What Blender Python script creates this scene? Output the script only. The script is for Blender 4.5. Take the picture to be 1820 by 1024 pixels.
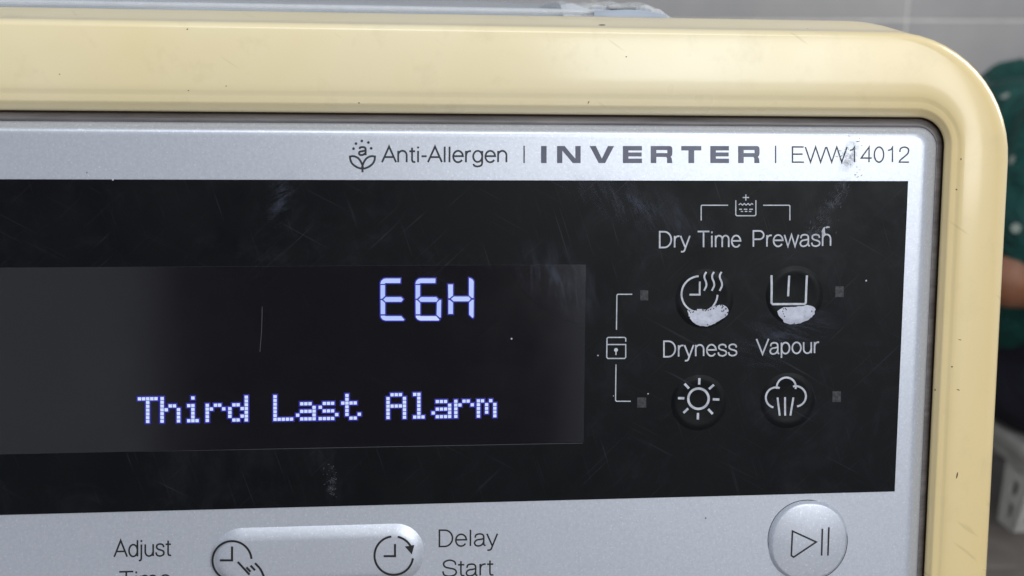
import bpy, bmesh, math, random
from mathutils import Vector, Matrix
R = math.radians
random.seed(4)
scene = bpy.context.scene
for o in list(bpy.data.objects):
    bpy.data.objects.remove(o)
C = scene.collection

# ------------------------------------------------------------------ camera
F = 2310.0                       # focal length in photo pixels (1820 wide)
CX, CY = 910.0, 512.0
SC = 0.19e-3                     # metres per photo pixel at the panel centre
LEAN = R(8.0)                    # the fascia leans back
Z0 = 0.765                       # height of the fascia point in the picture's centre
PANEL = Matrix.Translation((0, 0, Z0)) @ Matrix.Rotation(-LEAN, 4, 'X')

d1 = Vector((20090, -150, F)).normalized()
d2 = Vector((-125, 18888, F)).normalized()
ex = d1
ez = -(d2 - d1 * d1.dot(d2)).normalized()
ey = ez.cross(ex)
DIST = F * SC
cen = Vector((ex.z, ey.z, ez.z))
CAMP = -cen * DIST
rx = Vector((ex.x, ey.x, ez.x)); dn = Vector((ex.y, ey.y, ez.y))
cm = Matrix((rx, -dn, -cen)).transposed().to_4x4()
cm.translation = CAMP
CAM = PANEL @ cm
cam_d = bpy.data.cameras.new('camera'); cam = bpy.data.objects.new('camera', cam_d)
C.objects.link(cam); scene.camera = cam
cam.matrix_world = CAM
cam_d.sensor_width = 36; cam_d.lens = F / 1820 * 36
cam_d.clip_start = 0.02; cam_d.clip_end = 60
cam_d.dof.use_dof = True; cam_d.dof.focus_distance = 0.445; cam_d.dof.aperture_fstop = 14

def P(px, py, y=0.0):
    """photo pixel -> (x, z) in metres on the fascia plane at depth y (fascia frame)"""
    d = rx * ((px - CX) / F) + dn * ((py - CY) / F) + cen
    t = (y - CAMP.y) / d.y
    q = CAMP + d * t
    return q.x, q.z
CAMW = CAM.translation.copy()
def ray(px, py):
    d = rx * ((px - CX) / F) + dn * ((py - CY) / F) + cen
    return (PANEL.to_3x3() @ d)
def at(px, py, Y):
    """world point on the sight line at world depth Y"""
    d = ray(px, py)
    return CAMW + d * ((Y - CAMW.y) / d.y)

# ------------------------------------------------------------------ world, lamps, exposure
w = bpy.data.worlds.new('World'); scene.world = w; w.use_nodes = True
bg = w.node_tree.nodes['Background']
bg.inputs[0].default_value = (0.80, 0.88, 1.0, 1); bg.inputs[1].default_value = 0.53

def area(name, loc, target, sx, sy, power, col):
    l = bpy.data.lights.new(name, 'AREA'); l.shape = 'RECTANGLE'; l.size = sx; l.size_y = sy
    l.energy = power; l.color = col
    o = bpy.data.objects.new(name, l); C.objects.link(o)
    o.location = loc
    o.rotation_euler = (Vector(target) - Vector(loc)).to_track_quat('-Z', 'Y').to_euler()
    return o
area('skylight_lamp', (0.30, -1.10, 2.45), (0.05, 0.3, 0.6), 1.4, 1.0, 18, (0.95, 0.98, 1.0))
area('front_window_lamp', (0.74, -1.70, 1.32), (0.12, 0, 0.82), 0.9, 0.8, 14.2, (0.95, 0.98, 1.0))
area('side_window_lamp', (2.2, 0.85, 1.75), (0.1, 0.1, 0.8), 0.7, 1.4, 26, (1.0, 0.99, 0.97))

vs = scene.view_settings
vs.view_transform = 'Standard'; vs.look = 'None'; vs.exposure = 0.0; vs.gamma = 1
scene.render.resolution_x = 1024; scene.render.resolution_y = 576
scene.render.engine = 'CYCLES'

# ------------------------------------------------------------------ materials
def lin(c):
    return tuple(((v / 255) / 12.92 if v <= 10 else (((v / 255) + .055) / 1.055) ** 2.4) for v in c) + (1,)

class Mat:
    def __init__(s, name, col, rough=.5, metal=0.0, spec=.5):
        s.m = bpy.data.materials.new(name); s.m.use_nodes = True
        s.t = s.m.node_tree; s.n = s.t.nodes; s.b = s.n['Principled BSDF']
        s.b.inputs['Base Color'].default_value = col
        s.b.inputs['Roughness'].default_value = rough
        s.b.inputs['Metallic'].default_value = metal
        s.b.inputs['Specular IOR Level'].default_value = spec
        s.tc = s.n.new('ShaderNodeTexCoord')
        s.col = col
    def link(s, a, b): s.t.links.new(a, b)
    def noise(s, scale, detail=3, rough=.5, stretch=None, rot=0, src=None, dist=0):
        n = s.n.new('ShaderNodeTexNoise'); n.inputs['Scale'].default_value = scale
        n.inputs['Detail'].default_value = detail; n.inputs['Roughness'].default_value = rough
        n.inputs['Distortion'].default_value = dist
        co = s.tc.outputs['Object']
        if stretch or rot:
            mp = s.n.new('ShaderNodeMapping'); mp.vector_type = 'TEXTURE'; s.link(co, mp.inputs[0])
            if stretch: mp.inputs['Scale'].default_value = tuple(1 / q for q in stretch)
            mp.inputs['Rotation'].default_value = (0, rot, 0)
            co = mp.outputs[0]
        s.link(co, n.inputs['Vector'])
        return n.outputs['Fac']
    def ramp(s, src, stops):
        r = s.n.new('ShaderNodeValToRGB'); s.link(src, r.inputs[0])
        e = r.color_ramp.elements
        while len(e) < len(stops): e.new(0.5)
        for el, (p, c) in zip(e, stops):
            el.position = p; el.color = c if len(c) == 4 else tuple(c) + (1,)
        return r.outputs[0]
    def mix(s, fac, a, b, mode='MIX'):
        m = s.n.new('ShaderNodeMix'); m.data_type = 'RGBA'; m.blend_type = mode
        for v, i in ((fac, 0), (a, 6), (b, 7)):
            if hasattr(v, 'is_linked') or hasattr(v, 'links'): s.link(v, m.inputs[i])
            else: m.inputs[i].default_value = v
        return m.outputs[2]
    def math(s, op, a, b=None):
        m = s.n.new('ShaderNodeMath'); m.operation = op
        for v, i in ((a, 0), (b, 1)):
            if v is None: continue
            if hasattr(v, 'links'): s.link(v, m.inputs[i])
            else: m.inputs[i].default_value = v
        return m.outputs[0]
    def spots(s, scale, thr):
        v = s.n.new('ShaderNodeTexVoronoi'); v.inputs['Scale'].default_value = scale
        s.link(s.tc.outputs['Object'], v.inputs['Vector'])
        near = s.math('LESS_THAN', v.outputs['Distance'], thr)
        sep = s.n.new('ShaderNodeSeparateColor'); s.link(v.outputs['Color'], sep.inputs[0])
        return near, sep.outputs[0]
    def bump(s, src, strength, dist=.001):
        b = s.n.new('ShaderNodeBump'); b.inputs['Strength'].default_value = strength
        b.inputs['Distance'].default_value = dist
        s.link(src, b.inputs['Height']); s.link(b.outputs[0], s.b.inputs['Normal'])
    def setcol(s, out): s.link(out, s.b.inputs['Base Color'])
    def setrough(s, out): s.link(out, s.b.inputs['Roughness'])

WHITE = (1, 1, 1, 1); BLACK = (0, 0, 0, 1)
def make_cream():
    m = Mat('yellowed_plastic', lin((232, 214, 160)), .34)
    a = m.noise(9, 4, .6)
    base = m.ramp(a, [(.30, lin((237, 221, 174))), (.52, lin((242, 229, 192))), (.72, lin((245, 233, 202)))])
    # light falloff to the right painted in as a yellower, darker tone
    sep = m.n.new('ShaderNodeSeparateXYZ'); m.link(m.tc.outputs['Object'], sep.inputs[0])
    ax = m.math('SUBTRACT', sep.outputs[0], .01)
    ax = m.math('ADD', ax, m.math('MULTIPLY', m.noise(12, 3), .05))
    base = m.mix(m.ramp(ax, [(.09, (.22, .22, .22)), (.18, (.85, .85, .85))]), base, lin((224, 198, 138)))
    fine = m.noise(70, 4, .7)
    base = m.mix(m.ramp(fine, [(.55, BLACK), (.80, (.35, .35, .35))]), base, lin((205, 186, 136)))
    near, rnd = m.spots(95, .05)
    k = m.math('MULTIPLY', near, m.math('GREATER_THAN', rnd, .968))
    base = m.mix(k, base, lin((70, 48, 34)))
    scr = m.noise(30, 2, .5, stretch=(1, 1, 9), rot=.6)
    sc = m.ramp(scr, [(.70, BLACK), (.74, (.25, .25, .25))])
    base = m.mix(sc, base, lin((170, 150, 105)))
    m.setcol(base)
    m.setrough(m.ramp(m.noise(25, 4), [(.3, (.26, .26, .26)), (.7, (.42, .42, .42))]))
    m.b.inputs['Coat Weight'].default_value = .55; m.b.inputs['Coat Roughness'].default_value = .12
    m.bump(m.noise(60, 3), .12, .0006)
    return m.m
def make_silver():
    m = Mat('silver_paint', lin((200, 203, 212)), .36, .55)
    fl = m.noise(1500, 1, .5)
    mott = m.noise(900, 2, .6)
    base = m.ramp(mott, [(.25, lin((193, 197, 206))), (.75, lin((205, 209, 218)))])
    base = m.mix(m.ramp(fl, [(.62, BLACK), (.74, (.5, .5, .5))]), base, lin((240, 243, 250)))
    near, rnd = m.spots(160, .05)
    k = m.math('MULTIPLY', near, m.math('GREATER_THAN', rnd, .95))
    base = m.mix(k, base, lin((90, 88, 92)))
    big = m.noise(9, 3, .5)
    base = m.mix(m.ramp(big, [(.60, BLACK), (.9, (.05, .05, .05))]), base, lin((150, 150, 150)))
    m.setcol(base)
    m.setrough(m.ramp(m.noise(20, 2, .5), [(.3, (.385, .385, .385)), (.75, (.405, .405, .405))]))
    m.bump(m.noise(700, 2), .10, .00015)
    return m.m
def make_black(name, col, rough, dust=1.0, spec=.13):
    m = Mat(name, lin(col), rough, 0, spec)
    base = m.col
    sm = m.noise(34, 5, .75, dist=1.5)
    base = m.mix(m.ramp(sm, [(.52, BLACK), (.90, (.20 * dust,) * 3)]), base, lin((78, 82, 90)))
    for rot, st, seed in ((.5, (1, 1, 40), 0), (-.75, (1, 1, 55), 1), (1.25, (1, 1, 45), 2)):
        s1 = m.noise(24 + 7 * seed, 2, .5, stretch=st, rot=rot, dist=.3)
        base = m.mix(m.ramp(s1, [(.66, BLACK), (.78, (.07 * dust,) * 3)]), base, lin((150, 152, 160)))
    near, rnd = m.spots(170, .05)
    k = m.math('MULTIPLY', near, m.math('GREATER_THAN', rnd, .93))
    base = m.mix(k, base, lin((190, 192, 200)))
    m.setcol(base)
    m.setrough(m.ramp(m.noise(50, 5, .7), [(.3, (rough * .8,) * 3), (.7, (rough * 1.25,) * 3)]))
    return m.m
M = {}
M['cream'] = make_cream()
M['silver'] = make_silver()
M['black'] = make_black('black_film', (9, 12, 15), .40, .7)
M['key'] = make_black('black_key_film', (12, 14, 16), .36, .6)
M['display'] = make_black('display_glass', (20, 20, 24), .12, .25, .8)
M['faint'] = Mat('faint_scratch_highlight', lin((66, 66, 72)), .7).m
M['gap'] = Mat('key_gap', lin((66, 66, 72)), .8).m
M['seam'] = Mat('seam_dirt', lin((48, 34, 22)), .8).m
mm = Mat('dark_print', lin((42, 44, 52)), .45)
mm.setcol(mm.ramp(mm.noise(400, 4, .7), [(.3, lin((24, 26, 32))), (.8, lin((46, 48, 58)))])); M['dark_print'] = mm.m
mm = Mat('grey_print', lin((92, 94, 108)), .35, .3)
mm.setcol(mm.ramp(mm.noise(60, 3, .7), [(.3, lin((58, 60, 74))), (.8, lin((90, 92, 106)))])); M['grey_print'] = mm.m
mm = Mat('thin_print', lin((46, 48, 56)), .45); M['thin_print'] = mm.m
mm = Mat('black_print', lin((18, 18, 20)), .5); M['black_print'] = mm.m
mm = Mat('light_print', lin((186, 188, 196)), .5)
mm.setcol(mm.ramp(mm.noise(500, 3, .7), [(.3, lin((160, 162, 172))), (.7, lin((200, 202, 210)))])); M['light_print'] = mm.m
mm = Mat('shaded_trim_grey', lin((112, 106, 104)), .45, .2)  # dark reflection on the strip's lip, painted in as grey
mm.setcol(mm.ramp(mm.noise(30, 4, .6, stretch=(1, 1, 12)), [(.3, lin((84, 80, 80))), (.7, lin((122, 116, 116)))])); M['trim'] = mm.m
def make_worn():
    m = Mat('worn_key', lin((200, 202, 214)), .45)
    n = m.noise(420, 4, .7)
    b = m.ramp(n, [(.30, lin((70, 70, 78))), (.36, lin((172, 174, 188))), (.75, lin((198, 200, 214)))])
    m.setcol(b)
    m.bump(n, .3, .0004)
    return m.m
M['worn'] = make_worn()
def make_indicator():
    m = Mat('indicator_film', lin((60, 60, 62)), .6)
    m.setcol(m.ramp(m.noise(900, 2, .7), [(.40, lin((30, 31, 33))), (.66, lin((62, 62, 65)))]))
    return m.m
M['indicator'] = make_indicator()
def emis(name, col, st):
    m = Mat(name, (0, 0, 0, 1), .5)
    m.b.inputs['Emission Color'].default_value = lin(col); m.b.inputs['Emission Strength'].default_value = st
    return m.m
M['lit'] = emis('lit_segment', (180, 198, 255), 1.0)
M['lit_b'] = emis('lit_segment_b', (172, 192, 252), 1.0)
M['lit_c'] = emis('lit_segment_c', (198, 212, 255), 1.0)
M['lit_dot'] = emis('lit_dot', (204, 220, 255), 1.0)
M['lit_halo'] = emis('lit_segment_halo', (30, 26, 150), 1.0)

# ------------------------------------------------------------------ object helpers
def link(name, me, parent=None, mat=None, label=None, cat=None, group=None, kind=None, mw=None, smooth=False):
    o = bpy.data.objects.new(name, me); C.objects.link(o)
    if mat is not None:
        for x in (mat if isinstance(mat, (list, tuple)) else [mat]): me.materials.append(x)
    if smooth:
        for p in me.polygons: p.use_smooth = True
    if parent: o.parent = parent
    if mw is not None:
        o.matrix_basis = (parent.matrix_basis.inverted() @ mw) if parent else mw
    if label: o['label'] = label
    if cat: o['category'] = cat
    if group: o['group'] = group
    if kind: o['kind'] = kind
    return o
def empty(name, loc, label, cat, group=None):
    o = bpy.data.objects.new(name, None); C.objects.link(o); o.location = loc
    o.matrix_basis = Matrix.Translation(loc)
    o['label'] = label; o['category'] = cat
    if group: o['group'] = group
    return o
def mesh(name, vs_, fs):
    me = bpy.data.meshes.new(name); me.from_pydata([tuple(v) for v in vs_], [], fs); me.update(); return me
def box_mesh(name, x0, x1, y0, y1, z0, z1, bevel=0.0, seg=2):
    bm = bmesh.new()
    bmesh.ops.create_cube(bm, size=1)
    for v in bm.verts:
        v.co = Vector(((x0 + x1) / 2 + v.co.x * (x1 - x0), (y0 + y1) / 2 + v.co.y * (y1 - y0), (z0 + z1) / 2 + v.co.z * (z1 - z0)))
    if bevel:
        bmesh.ops.bevel(bm, geom=bm.edges[:], offset=bevel, segments=seg, affect='EDGES', profile=.7)
    me = bpy.data.meshes.new(name); bm.to_mesh(me); bm.free(); return me

# flat printed strokes: list of polylines of (x, z) in metres -> ribbon facing -y
class Ink:
    def __init__(s, y): s.v = []; s.f = []; s.y = y; s.k = 0
    def poly(s, pts):
        y = s.y - s.k * 0.000008; s.k += 1
        i = len(s.v); s.v += [(p[0], y, p[1]) for p in pts]
        a = sum(pts[j][0] * pts[(j + 1) % len(pts)][1] - pts[(j + 1) % len(pts)][0] * pts[j][1] for j in range(len(pts)))
        idx = list(range(i, i + len(pts)))
        s.f.append(idx if a > 0 else idx[::-1])
    def stroke(s, pts, wd, closed=False):
        pts = [Vector(p) for p in pts]
        q = [pts[0]]
        for p in pts[1:]:
            if (p - q[-1]).length > 1e-7: q.append(p)
        if closed and (q[0] - q[-1]).length < 1e-7: q.pop()
        pts = q; n = len(pts)
        if n < 2: return
        y = s.y - s.k * 0.000008; s.k += 1
        i0 = len(s.v)
        for j in range(n):
            a = pts[j - 1] if (j > 0 or closed) else None
            b = pts[(j + 1) % n] if (j < n - 1 or closed) else None
            d0 = (pts[j] - a).normalized() if a is not None else None
            e0 = (b - pts[j]).normalized() if b is not None else None
            if d0 is None: d0 = e0
            if e0 is None: e0 = d0
            t = (d0 + e0)
            t = t.normalized() if t.length > 1e-6 else d0
            nrm = Vector((-t.y, t.x))
            cs = max(.35, abs(nrm.dot(Vector((-d0.y, d0.x)))))
            o = nrm * (wd / 2 / cs)
            for p in (pts[j] + o, pts[j] - o): s.v.append((p.x, y, p.y))
        m = n if closed else n - 1
        for j in range(m):
            a, b = i0 + 2 * j, i0 + 2 * ((j + 1) % n)
            s.f.append([a + 1, b + 1, b, a])
    def disc(s, c, r, n=14, rz=None):
        rz = rz or r
        s.poly([(c[0] + r * math.cos(t * 2 * math.pi / n), c[1] + rz * math.sin(t * 2 * math.pi / n)) for t in range(n)])
    def build(s, name, mat, parent, label=None):
        return link(name, mesh(name, s.v, s.f), parent, mat, label=label)

def arc(cx, cz, r1, r2, a0, a1, n=16):
    return [(cx + r1 * math.cos(R(a0 + (a1 - a0) * k / n)), cz + r2 * math.sin(R(a0 + (a1 - a0) * k / n))) for k in range(n + 1)]
def cr(p, n=6):
    out = []
    q = [p[0]] + list(p) + [p[-1]]
    for i in range(1, len(q) - 2):
        a, b, c, d = q[i - 1], q[i], q[i + 1], q[i + 2]
        for k in range(n):
            t = k / n
            out.append(tuple(.5 * ((2 * b[j]) + (-a[j] + c[j]) * t + (2 * a[j] - 5 * b[j] + 4 * c[j] - d[j]) * t * t + (-a[j] + 3 * b[j] - 3 * c[j] + d[j]) * t ** 3) for j in (0, 1)))
    out.append(tuple(p[-1]))
    return out
XH = .73
GL = {
 'A': (.90, [[(.02, 0), (.45, 1), (.88, 0)], [(.17, .33), (.73, .33)]]),
 'D': (.98, [[(.13, 0), (.13, 1), (.42, 1)] + arc(.42, .5, .45, .5, 90, -90, 16) + [(.13, 0)]]),
 'E': (.86, [[(.78, 1), (.12, 1), (.12, 0), (.80, 0)], [(.12, .53), (.72, .53)]]),
 'P': (.90, [[(.13, 0), (.13, 1), (.52, 1)] + arc(.52, .735, .28, .265, 90, -90, 12) + [(.13, .47)]]),
 'S': (.90, [cr([(.80, .70), (.74, .90), (.46, 1), (.18, .90), (.13, .72), (.24, .57), (.48, .50), (.74, .42), (.84, .25), (.74, .07), (.46, 0), (.17, .08), (.08, .31)])]),
 'T': (.84, [[(.02, 1), (.82, 1)], [(.42, 1), (.42, 0)]]),
 'V': (.88, [[(.02, 1), (.44, 0), (.86, 1)]]),
 'W': (1.26, [[(.02, 1), (.33, 0), (.63, 1), (.93, 0), (1.24, 1)]]),
 'n': (.76, [[(.11, 0), (.11, XH)], [(.11, .44)] + arc(.37, .44, .26, .29, 170, 0, 12) + [(.63, 0)]]),
 'h': (.76, [[(.11, 0), (.11, 1)], [(.11, .44)] + arc(.37, .44, .26, .29, 170, 0, 12) + [(.63, 0)]]),
 'm': (1.14, [[(.11, 0), (.11, XH)], [(.11, .48)] + arc(.34, .50, .22, .23, 170, 0, 12) + [(.56, 0)], [(.56, .48)] + arc(.79, .50, .22, .23, 170, 0, 12) + [(1.01, 0)]]),
 'u': (.76, [[(.64, 0), (.64, XH)], [(.11, XH), (.11, .28)] + arc(.37, .28, .26, .28, 180, 350, 12)]),
 'r': (.46, [[(.11, 0), (.11, XH)], cr([(.11, .40), (.16, .60), (.28, .70), (.42, .71)])]),
 't': (.42, [[(.20, .93), (.20, .16)] + cr([(.20, .16), (.24, .04), (.36, .02), (.40, .03)]), [(.03, XH - .03), (.39, XH - .03)]]),
 'i': (.30, [[(.15, 0), (.15, XH)], [(.15, .88), (.15, 1)]]),
 'l': (.30, [[(.15, 0), (.15, 1)]]),
 'j': (.30, [cr([(-.02, -.27), (.10, -.24), (.15, -.12)]) + [(.15, XH)], [(.15, .88), (.15, 1)]]),
 'o': (.76, [arc(.38, .365, .30, .365, 0, 360, 28)]),
 'p': (.78, [[(.11, -.28), (.11, XH)], arc(.39, .365, .28, .365, 0, 360, 28)]),
 'd': (.78, [[(.67, 0), (.67, 1)], arc(.39, .365, .28, .365, 0, 360, 28)]),
 'g': (.78, [arc(.38, .375, .28, .355, 0, 360, 28), [(.66, XH), (.66, -.02)] + cr([(.66, -.02), (.60, -.20), (.38, -.27), (.18, -.22), (.12, -.10)])]),
 'e': (.76, [[(.08, .39), (.68, .39)] + arc(.38, .365, .30, .365, 5, 325, 26)]),
 'a': (.76, [cr([(.12, .50), (.17, .67), (.37, XH), (.55, .68), (.61, .52), (.61, .13), (.65, .03), (.72, .02)]), cr([(.61, .44), (.45, .40), (.20, .35), (.09, .20), (.14, .05), (.30, -.01), (.50, .06), (.61, .24)])]),
 's': (.68, [cr([(.58, .52), (.53, .67), (.33, XH), (.14, .66), (.12, .50), (.24, .40), (.42, .35), (.58, .26), (.58, .09), (.45, .01), (.30, -.01), (.13, .06), (.07, .22)])]),
 'w': (.98, [[(.03, XH), (.26, 0), (.49, XH), (.72, 0), (.95, XH)]]),
 'y': (.66, [[(.03, XH), (.33, 0)], [(.63, XH), (.34, -.04)] + cr([(.34, -.04), (.27, -.22), (.16, -.28), (.06, -.27)])]),
 '-': (.44, [[(.06, .38), (.38, .38)]]),
 '0': (.76, [arc(.38, .5, .28, .5, 0, 360, 30)]),
 '1': (.76, [[(.16, .78), (.34, .83), (.43, 1), (.43, 0)]]),
 '2': (.76, [cr([(.11, .68), (.16, .90), (.38, 1), (.60, .91), (.64, .72), (.55, .52), (.30, .28), (.13, .12), (.09, 0)]) + [(.67, 0)]]),
 '4': (.76, [[(.54, 0), (.54, 1), (.07, .27), (.70, .27)]]),
}
SILV_Y = -0.0020          # silver face depth
WIN_Y = -0.00225          # black film face
DIS_Y = -0.00235          # display glass face
def word(txt, x0, x1, yb, cap, parent, mat, y, wd=2.6, yb2=None, label=None):
    """txt between photo pixels x0..x1 on baseline yb (yb2 at the right end), cap = capital height in px"""
    yb2 = yb if yb2 is None else yb2
    a = Vector(P(x0, yb, y)); b = Vector(P(x1, yb2, y))
    top = Vector(P(x0, yb - cap, y))
    adv = sum(GL[c][0] for c in txt)
    first = min(p[0] for s_ in GL[txt[0]][1] for p in s_); last = GL[txt[-1]][0] - max(p[0] for s_ in GL[txt[-1]][1] for p in s_)
    adv -= first + last
    u = (b - a) / adv; v = top - a
    wm = wd * SC
    ink = Ink(y - .00004); x = -first
    for ch in txt:
        ink.k = 0
        for st in GL[ch][1]:
            st = [a + u * (p[0] + x) + v * p[1] for p in st]
            cl = len(st) > 10 and (Vector(st[0]) - Vector(st[-1])).length < 1e-6
            ink.stroke(st, wm, cl)
        x += GL[ch][0]
    return ink.build('lettering', mat, parent, label or ('printed word ' + txt))
def icon(name, strokes, wd, parent, mat, y, org=(0, 0), sc=1.0, discs=(), polys=(), label=None):
    ink = Ink(y - .00004)
    def dense(st):
        if len(st) > 12: return st
        out = [st[0]]
        for p, q in zip(st, st[1:]):
            k = max(1, int(math.hypot(q[0] - p[0], q[1] - p[1]) / 12))
            out += [(p[0] + (q[0] - p[0]) * t / k, p[1] + (q[1] - p[1]) * t / k) for t in range(1, k + 1)]
        return out
    f = lambda p: P(org[0] + p[0] / sc, org[1] + p[1] / sc, y)
    for st in strokes:
        cl = st[-1] == 'c'
        if cl: st = st[:-1]
        elif sc > 3: st = dense(st)
        ink.stroke([f(p) for p in st], wd / sc * SC, cl)
    for (cx_, cy_, r) in discs:
        ink.disc(f((cx_, cy_)), r / sc * SC)
    for pl in polys: ink.poly([f(p) for p in pl])
    return ink.build(name, mat, parent, label)

# rounded loop open at the bottom: left side up, over the top, right side down
def loop(xl, xr, zt, zb, r, y, n=14):
    pts = [(xl, y, zb)]
    pts += [(xl + r - r * math.cos(k / n * math.pi / 2), y, zt - r + r * math.sin(k / n * math.pi / 2)) for k in range(n + 1)]
    m = 10
    pts += [(xl + r + (xr - xl - 2 * r) * k / m, y, zt) for k in range(1, m)]
    pts += [(xr - r + r * math.sin(k / n * math.pi / 2), y, zt - r + r * math.cos(k / n * math.pi / 2)) for k in range(n + 1)]
    pts += [(xr, y, zb)]
    return pts
def loft(name, loops, close=False):
    v = []; f = []
    n = len(loops[0])
    for l in loops: v += l
    for i in range(len(loops) - 1):
        for j in range(n - 1):
            a = i * n + j; b = (i + 1) * n + j
            f.append([a, a + 1, b + 1, b])
    if close:
        i = (len(loops) - 1) * n
        f.append(list(range(i, i + n)))
    me = mesh(name, v, f)
    bm = bmesh.new(); bm.from_mesh(me); bmesh.ops.recalc_face_normals(bm, faces=bm.faces[:]); bm.to_mesh(me); bm.free()
    return me

# ------------------------------------------------------------------ the room
MACH_L = -0.434
mm = Mat('wall_tile', lin((150, 147, 146)), .32)
mm.setcol(mm.ramp(mm.noise(2.2, 5, .6), [(.3, lin((158, 156, 156))), (.7, lin((186, 183, 180)))]))
M['tile'] = mm.m
mm = Mat('grout', lin((196, 192, 186)), .8); mm.setcol(mm.ramp(mm.noise(30, 3), [(.3, lin((214, 210, 204))), (.7, lin((236, 232, 226)))])); M['grout'] = mm.m
mm = Mat('plaster', lin((205, 205, 210)), .8); mm.setcol(mm.ramp(mm.noise(3, 5), [(.3, lin((196, 196, 202))), (.7, lin((214, 214, 220)))])); M['plaster'] = mm.m
mm = Mat('floor_tile', lin((96, 90, 86)), .5)
mm.setcol(mm.ramp(mm.noise(6, 6, .7), [(.3, lin((74, 68, 64))), (.7, lin((112, 105, 100)))])); M['floor_tile'] = mm.m

floor = link('floor', mesh('floor', [(-3, -3, 0), (4, -3, 0), (4, 4.2, 0), (-3, 4.2, 0)], [[0, 1, 2, 3]]), None, M['grout'], kind='structure')
fm = box_mesh('floor_tile', -.198, .198, -.198, .198, 0, .008, .0015, 1)
fm.materials.append(M['floor_tile'])
for i in range(-3, 8):
    for j in range(-3, 9):
        o = bpy.data.objects.new('floor_tile', fm); C.objects.link(o); o.parent = floor
        o.location = (i * .4 + .13, j * .4 + .22, 0)
        o.rotation_euler = (0, 0, random.choice((0, 1, 2, 3)) * math.pi / 2)

# tiled wall: passes the grout crossing seen above the machine's shoulder
WALL_D = 1.92
cross = at(1612, 36, WALL_D)
lf = at(1058, 3, WALL_D)
WYAW = R(14)
wall_m = Matrix.Translation(cross) @ Matrix.Rotation(WYAW, 4, 'Z')
# tile width so that the next joint to the left shows at x = 1058
dl = ray(1058, 3); nrm = wall_m.to_3x3() @ Vector((0, -1, 0))
t_ = (cross - CAMW).dot(nrm) / dl.dot(nrm)
TW = abs((wall_m.inverted() @ (CAMW + dl * t_)).x)
TH = TW / 2 if TW > .45 else TW
print('tile width', TW, 'camera', CAMW, 'cross', cross)
zb_, zt_ = -cross.z, 2.7 - cross.z
wall = link('wall', box_mesh('wall', -3.6, 3.0, .0, .12, zb_, zt_), None, M['grout'], kind='structure', mw=wall_m)
tme = box_mesh('wall_tile', .0018, TW - .0018, -.0012, .005, .0018, TH - .0018, .001, 1); tme.materials.append(M['tile'])
for i in range(-6, 6):
    if i * TW < -3.6 or (i + 1) * TW > 3.0: continue
    for j in range(math.floor(zb_ / TH), int(zt_ / TH)):
        o = bpy.data.objects.new('wall_tile', tme); C.objects.link(o); o.parent = wall
        o.location = (i * TW, 0, j * TH)
# unseen rear wall; its doorway and door are added to darken the display's reflection
bw = bmesh.new()
def bx(bm, x0, x1, y0, y1, z0, z1):
    g = bmesh.ops.create_cube(bm, size=1)['verts']
    for v in g:
        v.co = Vector(((x0 + x1) / 2 + v.co.x * (x1 - x0), (y0 + y1) / 2 + v.co.y * (y1 - y0), (z0 + z1) / 2 + v.co.z * (z1 - z0)))
def rear_wall():
    bm = bmesh.new()
    bx(bm, -3, -.50, -2.62, -2.5, 0, 2.7)
    bx(bm, .42, 4, -2.62, -2.5, 0, 2.7)
    bx(bm, -.50, .42, -2.62, -2.5, 2.1, 2.7)
    me = bpy.data.meshes.new('rear_wall'); bm.to_mesh(me); bm.free()
    return link('rear_wall', me, None, M['plaster'], kind='structure')
rear_wall()
mm = Mat('reflection_door_brown', lin((52, 26, 24)), .6); M['door'] = mm.m
door = empty('reflection_door', (-.04, -2.54, 0), 'unseen dark brown door added for the dark reflection in the display', 'door')
link('reflection_door_leaf', box_mesh('reflection_door_leaf', -.459, .459, -.02, .02, 0, 2.1, .003), door, M['door'])
link('reflection_door_handle', box_mesh('reflection_door_handle', .36, .42, .02, .06, 1.0, 1.03, .006), door, M['silver'])

# ------------------------------------------------------------------ the washing machine
root = empty('washing_machine', (-.134, .30, 0), 'large washer dryer with yellowed cream front frame, silver control strip and lit display', 'washing machine')
ZB = -0.150                                    # lower end of the fascia
def part(name, me, mat, smooth=False, parent=root, **k):
    if parent is root: return link(name, me, root, mat, mw=PANEL, smooth=smooth, **k)
    return link(name, me, parent, mat, smooth=smooth, **k)
def ring(right, top, r, y, yd=None, dl=0):
    """right: photo x of the ring's right side at y=400 ; top: photo y of the ring's top at x=900"""
    y_ = y
    xr = P(right, 400, y_)[0]; zt = P(900, top, y_)[1]
    return loop(MACH_L + (XR - xr), xr, zt, ZB, r, y_)
XR = P(1782, 400, 0)[0]
mmr = .001
CR = [ring(1671, 203, .0098, .0035), ring(1671.5, 202.5, .0100, .0009), ring(1673, 200, .0106, .0000),
      ring(1677, 196, .0114, -.0007), ring(1683, 189.5, .0126, -.0019), ring(1685, 187, .0130, -.0023), ring(1687.5, 184.5, .0136, -.00250),
      ring(1694, 176, .0150, -.00275), ring(1697, 172.5, .0158, -.0029), ring(1701, 167, .0168, -.0034), ring(1704, 163, .0175, -.0036), ring(1709, 154, .0188, -.0038),
      ring(1720, 133, .0235, -.0041), ring(1740, 100, .0330, -.0041), ring(1758, 58, .0400, -.0037)]
frx = P(1758, 400, -.0037)[0]; frz = P(900, 58, -.0037)[1]
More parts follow.
